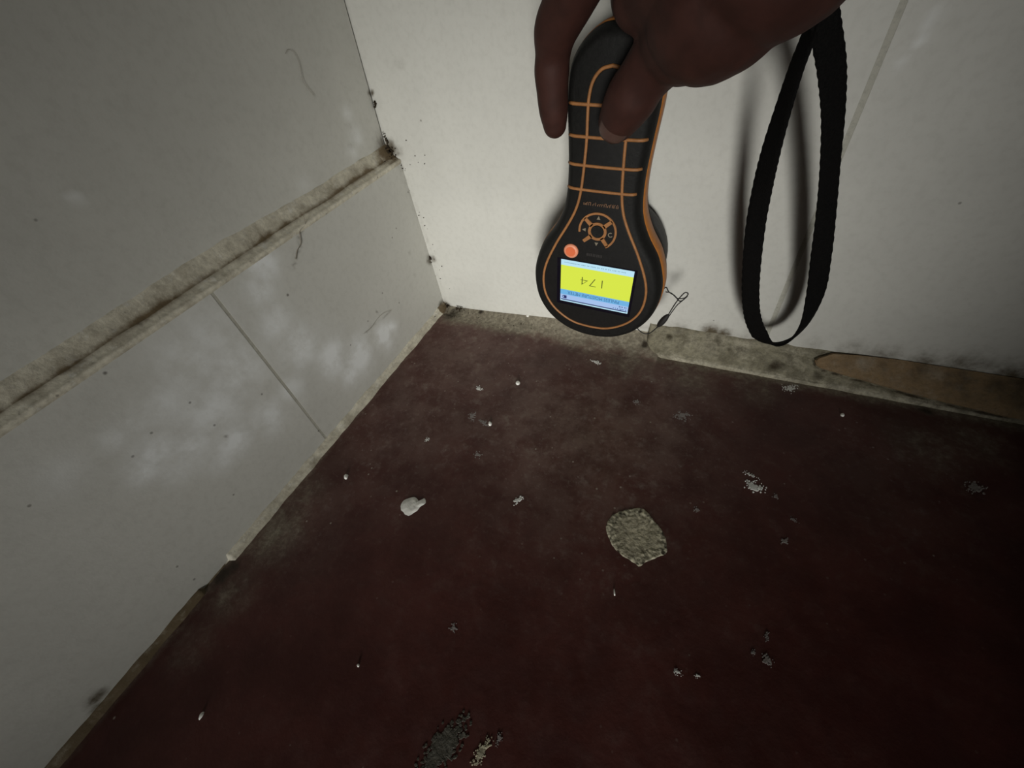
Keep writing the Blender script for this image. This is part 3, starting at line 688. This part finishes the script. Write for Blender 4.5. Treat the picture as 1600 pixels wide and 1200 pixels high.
def text(name, s, u, v, size, mat, width=None, thin=0.0):
    cu = bpy.data.curves.new(name, 'FONT'); cu.body = s; cu.size = 1.0; cu.align_x = 'CENTER'; cu.align_y = 'CENTER'; cu.offset = thin; cu.resolution_u = 3
    tmp = bpy.data.objects.new('tmp_text', cu); COL.objects.link(tmp)
    bpy.context.view_layer.update()
    me = bpy.data.meshes.new_from_object(tmp.evaluated_get(bpy.context.evaluated_depsgraph_get()))
    bpy.data.objects.remove(tmp); bpy.data.curves.remove(cu)
    cos = np.array([v_.co[:] for v_ in me.vertices]); w = cos[:, 0].max() - cos[:, 0].min(); h_ = cos[:, 1].max() - cos[:, 1].min()
    cx_ = (cos[:, 0].max() + cos[:, 0].min()) / 2; cy_ = (cos[:, 1].max() + cos[:, 1].min()) / 2
    sy = size / h_; sx = (width / w) if width else sy
    for v_ in me.vertices:      # the meter hangs upside down: letters run right to left and downwards
        v_.co = D(u - (v_.co.x - cx_) * sx, v - (v_.co.y - cy_) * sy, -0.04583)
    return obj(name, me, mat, bez)
text('reading_digits', '174', -2.3, 2.6, 5.6, M_INKY, 13.6, -0.022)
text('title_text', 'PINLESS MOISTURE METER', -0.6, SH - 2 * SH * 0.7625, 2.3, M_INKB, 32.5)
prism('battery_icon', [(-19.0 + a, SH - 2 * SH * 0.885 + b) for a, b in ((-0.2, -1.1), (1.6, -1.1), (1.6, 1.1), (-0.2, 1.1))], -0.0457, -0.04583, M_NAVY, bez)
bm = bmesh.new(); annulus(bm, -19.2, SH - 2 * SH * 0.885, 0.75, 1.1, math.radians(80), math.radians(280), -0.0457, -0.04583, 10); obj('battery_icon', bm, M_NAVY, bez)
def dashes(name, u0, u1, v, h_, mat, seed):
    r2 = random.Random(seed); bm = bmesh.new(); u = u0
    while u < u1:
        w = r2.uniform(0.3, 0.7); q = [bm.verts.new(D(u + a, v + b, -0.04583)) for a, b in ((0, -h_ / 2), (w, -h_ / 2), (w, h_ / 2), (0, h_ / 2))]; bm.faces.new(q); u += w + r2.choice((0.3, 0.35, 0.9))
    obj(name, bm, mat, bez)
dashes('footer_text', -19.5, 17, SH - 2 * SH * 0.055, 0.5, M_INKG, 1)
dashes('status_text', 16.0, 20.8, SH - 2 * SH * 0.86, 0.8, M_INKB, 2); dashes('status_text', 12.5, 20.8, SH - 2 * SH * 0.918, 0.8, M_INKB, 3)

# thin cord with a bead, tied to the meter's edge
M_CORD = plain('black_cord', (0.012, 0.011, 0.010), 0.7)
def mtube(name, pts, r, y, parent=meter, seg=7):
    bm = bmesh.new(); P = [on_right(a, b, y) - Vector((_c.x, 0, 0)) for a, b in pts]; tube_into(bm, catmull([tuple(p) for p in P], 6), r, seg)
    return obj(name, bm, M_CORD, parent, True)
cord = mtube('cord', [(1036, 452), (1041, 449), (1045, 456), (1054, 462), (1061, 470), (1067, 469), (1075, 460), (1071, 457), (1064, 463), (1054, 476), (1043, 494)], 0.00036, -0.028)
mtube('cord', [(1040, 456), (1049, 458), (1058, 466), (1068, 466), (1074, 463), (1066, 470), (1057, 478), (1044, 496)], 0.00032, -0.027)
mtube('cord', [(1029, 509), (1024, 514), (1014, 521), (1004, 520), (996, 513), (993, 505)], 0.00036, -0.028)
bm = bmesh.new(); a = np.array(on_right(1045, 491, -0.028) - Vector((_c.x, 0, 0))); b = np.array(on_right(1027, 511, -0.028) - Vector((_c.x, 0, 0)))
tube_into(bm, [a + (b - a) * t for t in np.linspace(0, 1, 11)], [0.0021 * math.sqrt(max(0.02, math.sin(math.pi * t))) for t in np.linspace(0, 1, 11)], 10); obj('cord_bead', bm, M_CORD, meter, True)

# ------------------------------------------------------------------ hand
def HP(px, py, y): return on_right(px, py, y)
hb = bmesh.new()
def limb(spec, n=6, seg=20):
    """spec: (px, py, y, radius in px)  or (Vector, radius in m)"""
    P = []
    for s in spec:
        if len(s) == 4:
            p = HP(*s[:3]); P.append((p.x, p.y, p.z, s[3] * depth(p) / F))
        else: P.append((*s[0], s[1]))
    C_ = catmull(P, n)
    tube_into(hb, [c[:3] for c in C_], [max(c[3], 0.001) for c in C_], seg)
    for c in (C_[0], C_[-1]): bmesh.ops.create_icosphere(hb, subdivisions=3, radius=c[3], matrix=Matrix.Translation(Vector(c[:3])))
WR = HP(1225, -120, -0.075); FA = Vector((0.34, -0.13, 0.40))
limb([(867, 196, -.044, 18.5), (865, 172, -.045, 23), (863, 140, -.046, 25), (862, 112, -.0465, 27.5), (864, 84, -.047, 28), (869, 46, -.050, 35), (890, 2, -.054, 39), (930, -70, -.062, 44), (990, -130, -.070, 48), (1080, -150, -.074, 56)])       # index
limb([(966, 188, -.0540, 31), (974, 174, -.0560, 36), (988, 150, -.0580, 41), (1006, 122, -.0595, 41), (1036, 84, -.062, 50), (1076, 46, -.066, 74), (1115, 10, -.070, 104)])                                          # thumb
limb([(1076, 46, -.066, 74), (1115, 8, -.070, 108), (1170, -55, -.073, 120), (1225, -120, -.075, 140)])                                                                                                  # ball of the thumb to wrist
limb([(1005, -5, -.062, 48), (1060, -40, -.068, 80), (1140, -70, -.072, 110)])                                                                                                                          # web between thumb and index
limb([(Vector(WR), 0.026), (WR + (FA - WR) * 0.4, 0.029), (FA, 0.036)])                                                                                                                                 # forearm
for kx, tips in enumerate(([(1090, -150, -.066, 56), (1020, -90, -.050, 42), (990, -25, -.032, 36), (992, 30, -.0135, 30), (998, 80, -.0095, 26), (1000, 115, -.0090, 22)],
                           [(1130, -150, -.060, 56), (1060, -85, -.044, 42), (1030, -15, -.028, 36), (1032, 35, -.0125, 30), (1036, 75, -.0090, 26), (1038, 100, -.0090, 22)],
                           [(1170, -145, -.058, 52), (1100, -80, -.040, 38), (1072, -10, -.025, 32), (1070, 35, -.0120, 27), (1070, 65, -.0090, 23), (1070, 85, -.0085, 20)])):
    limb(tips)
limb([(1080, -150, -.074, 60), (1130, -150, -.068, 66), (1175, -145, -.062, 62)]); limb([(1150, -140, -.066, 90), (1225, -120, -.074, 130)])
tmp_me = bpy.data.meshes.new('hand_tmp'); hb.to_mesh(tmp_me); hb.free()
tmp = bpy.data.objects.new('hand_tmp', tmp_me); COL.objects.link(tmp)
md = tmp.modifiers.new('r', 'REMESH'); md.mode = 'VOXEL'; md.voxel_size = 0.0010
ms_ = tmp.modifiers.new('s', 'SMOOTH'); ms_.factor = 0.5; ms_.iterations = 7
bpy.context.view_layer.update()
hand_me = bpy.data.meshes.new_from_object(tmp.evaluated_get(bpy.context.evaluated_depsgraph_get()))
bpy.data.objects.remove(tmp); bpy.data.meshes.remove(tmp_me)
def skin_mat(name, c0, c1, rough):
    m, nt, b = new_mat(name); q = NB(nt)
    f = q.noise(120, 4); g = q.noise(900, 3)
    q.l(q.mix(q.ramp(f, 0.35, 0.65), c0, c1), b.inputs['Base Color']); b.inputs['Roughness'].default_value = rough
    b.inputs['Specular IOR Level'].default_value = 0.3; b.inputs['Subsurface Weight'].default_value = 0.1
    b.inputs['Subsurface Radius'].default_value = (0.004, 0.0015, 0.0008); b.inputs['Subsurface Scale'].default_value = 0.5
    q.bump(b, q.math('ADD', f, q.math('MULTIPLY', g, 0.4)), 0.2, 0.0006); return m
M_SKIN = skin_mat('shade_darkened_skin', (0.037, 0.0125, 0.0086), (0.050, 0.0172, 0.0122), 0.7)  # brown skin, base colour darkened further to stand in for shade on the hand
M_NAIL = skin_mat('nail', (0.085, 0.046, 0.037), (0.095, 0.052, 0.042), 0.45)
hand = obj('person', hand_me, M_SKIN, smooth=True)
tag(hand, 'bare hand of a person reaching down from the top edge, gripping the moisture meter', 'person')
# thumb nail: a shallow curved plate on the back of the thumb tip
tip = HP(966, 188, -.0540); root = HP(988, 150, -.0580); ax_t = (tip - root).normalized()
vw = (Vector(CAM) - tip).normalized(); nrm = (vw - ax_t * vw.dot(ax_t)).normalized(); sd = ax_t.cross(nrm)
ctr = tip - ax_t * 0.0005; bm = bmesh.new(); R_ = 32 * depth(tip) / F
us = np.linspace(-1, 1, 11); rows = []
for t in np.linspace(0, 1, 9):
    row = []
    for s in us:
        ang = s * 0.78 * math.sqrt(max(0.0, 1 - (2 * t - 1) ** 4 * 0.75))
        rad = R_ * (1.045 - 0.16 * t ** 3 + (0.02 if t < .1 else 0))
        row.append(bm.verts.new(ctr + ax_t * ((t - 0.55) * 0.0120) + (nrm * math.cos(ang) + sd * math.sin(ang)) * rad))
    rows.append(row)
for i in range(8):
    for j in range(10): bm.faces.new((rows[i][j], rows[i][j+1], rows[i+1][j+1], rows[i+1][j]))
r = bmesh.ops.extrude_face_region(bm, geom=bm.faces[:]); bmesh.ops.translate(bm, verts=[v for v in r['geom'] if isinstance(v, bmesh.types.BMVert)], vec=-nrm * 0.0009)
obj('thumb_nail', bm, M_NAIL, hand, True)

# ------------------------------------------------------------------ woven wrist strap hanging from the wrist
SP = [  # px, py, plane y, visible width in px
    (1292, -60, -.074, 30), (1288, -10, -.068, 30), (1290, 40, -.062, 38), (1300, 110, -.056, 36), (1302, 180, -.053, 30), (1297, 260, -.050, 26), (1291, 330, -.048, 26), (1283, 400, -.046, 27), (1274, 460, -.045, 24), (1258, 505, -.044, 14), (1236, 530, -.042, 10),
    (1212, 538, -.040, 11), (1192, 529, -.039, 20), (1178, 503, -.040, 27), (1173, 470, -.042, 27), (1174, 420, -.044, 27), (1181, 350, -.046, 27), (1192, 290, -.048, 27), (1205, 235, -.051, 25), (1224, 170, -.055, 20), (1245, 105, -.058, 16), (1266, 50, -.061, 15), (1282, 0, -.066, 18), (1292, -60, -.072, 22)]
P5 = []
for a, b, y, w in SP:
    y = np.interp(b, [-60, 20, 300, 540], [y, -0.060, -0.036, -0.021])      # hangs from the wrist towards the wall
    p = HP(a, b, y); P5.append((p.x, p.y, p.z, w * depth(p) / F))
C5 = catmull(P5, 14); bm = bmesh.new(); WID = 0.0086; rings = []
for i, c in enumerate(C5):
    p = Vector(c[:3]); t = (Vector(C5[min(i+1, len(C5)-1)][:3]) - Vector(C5[max(i-1, 0)][:3])).normalized()
    n0 = Vector((0, -1, 0)); n0 = (n0 - t * n0.dot(t)).normalized(); s0 = t.cross(n0)
    cs_ = min(1.0, max(0.25, c[3] / WID)); th = math.acos(cs_)
    sdv = s0 * math.cos(th) + n0 * math.sin(th); nv = t.cross(sdv)
    hw = WID / 2 * (1 + 0.035 * math.sin(i * 1.9)); hth = 0.00065
    rings.append([bm.verts.new(p + sdv * a * hw + nv * b * hth) for a, b in ((-1, -.5), (-.93, -1), (-.5, -1.15), (0, -0.95), (.5, -1.15), (.93, -1), (1, -.5), (1, .5), (.93, 1), (.5, 1.15), (0, .95), (-.5, 1.15), (-.93, 1), (-1, .5))])
for i in range(len(rings) - 1):
    for k in range(14): bm.faces.new((rings[i][k], rings[i][(k+1) % 14], rings[i+1][(k+1) % 14], rings[i+1][k]))
bm.faces.new(rings[0][::-1]); bm.faces.new(rings[-1])
M_STRAP = plain('black_webbing', (0.0045, 0.0042, 0.004), 0.9, 0.1, 1500, 0.4, 0.4)
strap = obj('wrist_strap', bm, M_STRAP, smooth=True)
bm = bmesh.new(); axd = (FA - WR).normalized(); e1 = axd.orthogonal().normalized(); e2 = axd.cross(e1); cb = WR + axd * 0.006; rw = []
for k in range(64):
    t = 2 * math.pi * k / 64; rd = e1 * math.cos(t) + e2 * math.sin(t)
    rw.append([bm.verts.new(cb + rd * (0.0272 + a) + axd * b) for a, b in ((0, -.0043), (.0013, -.004), (.0013, .004), (0, .0043))])
for k in range(64):
    for j in range(4): bm.faces.new((rw[k][j], rw[k][(j+1) % 4], rw[(k+1) % 64][(j+1) % 4], rw[(k+1) % 64][j]))
obj('wrist_band', bm, M_STRAP, strap, True)
tag(strap, 'black woven wrist strap hanging in a long loop beside the hand', 'strap')
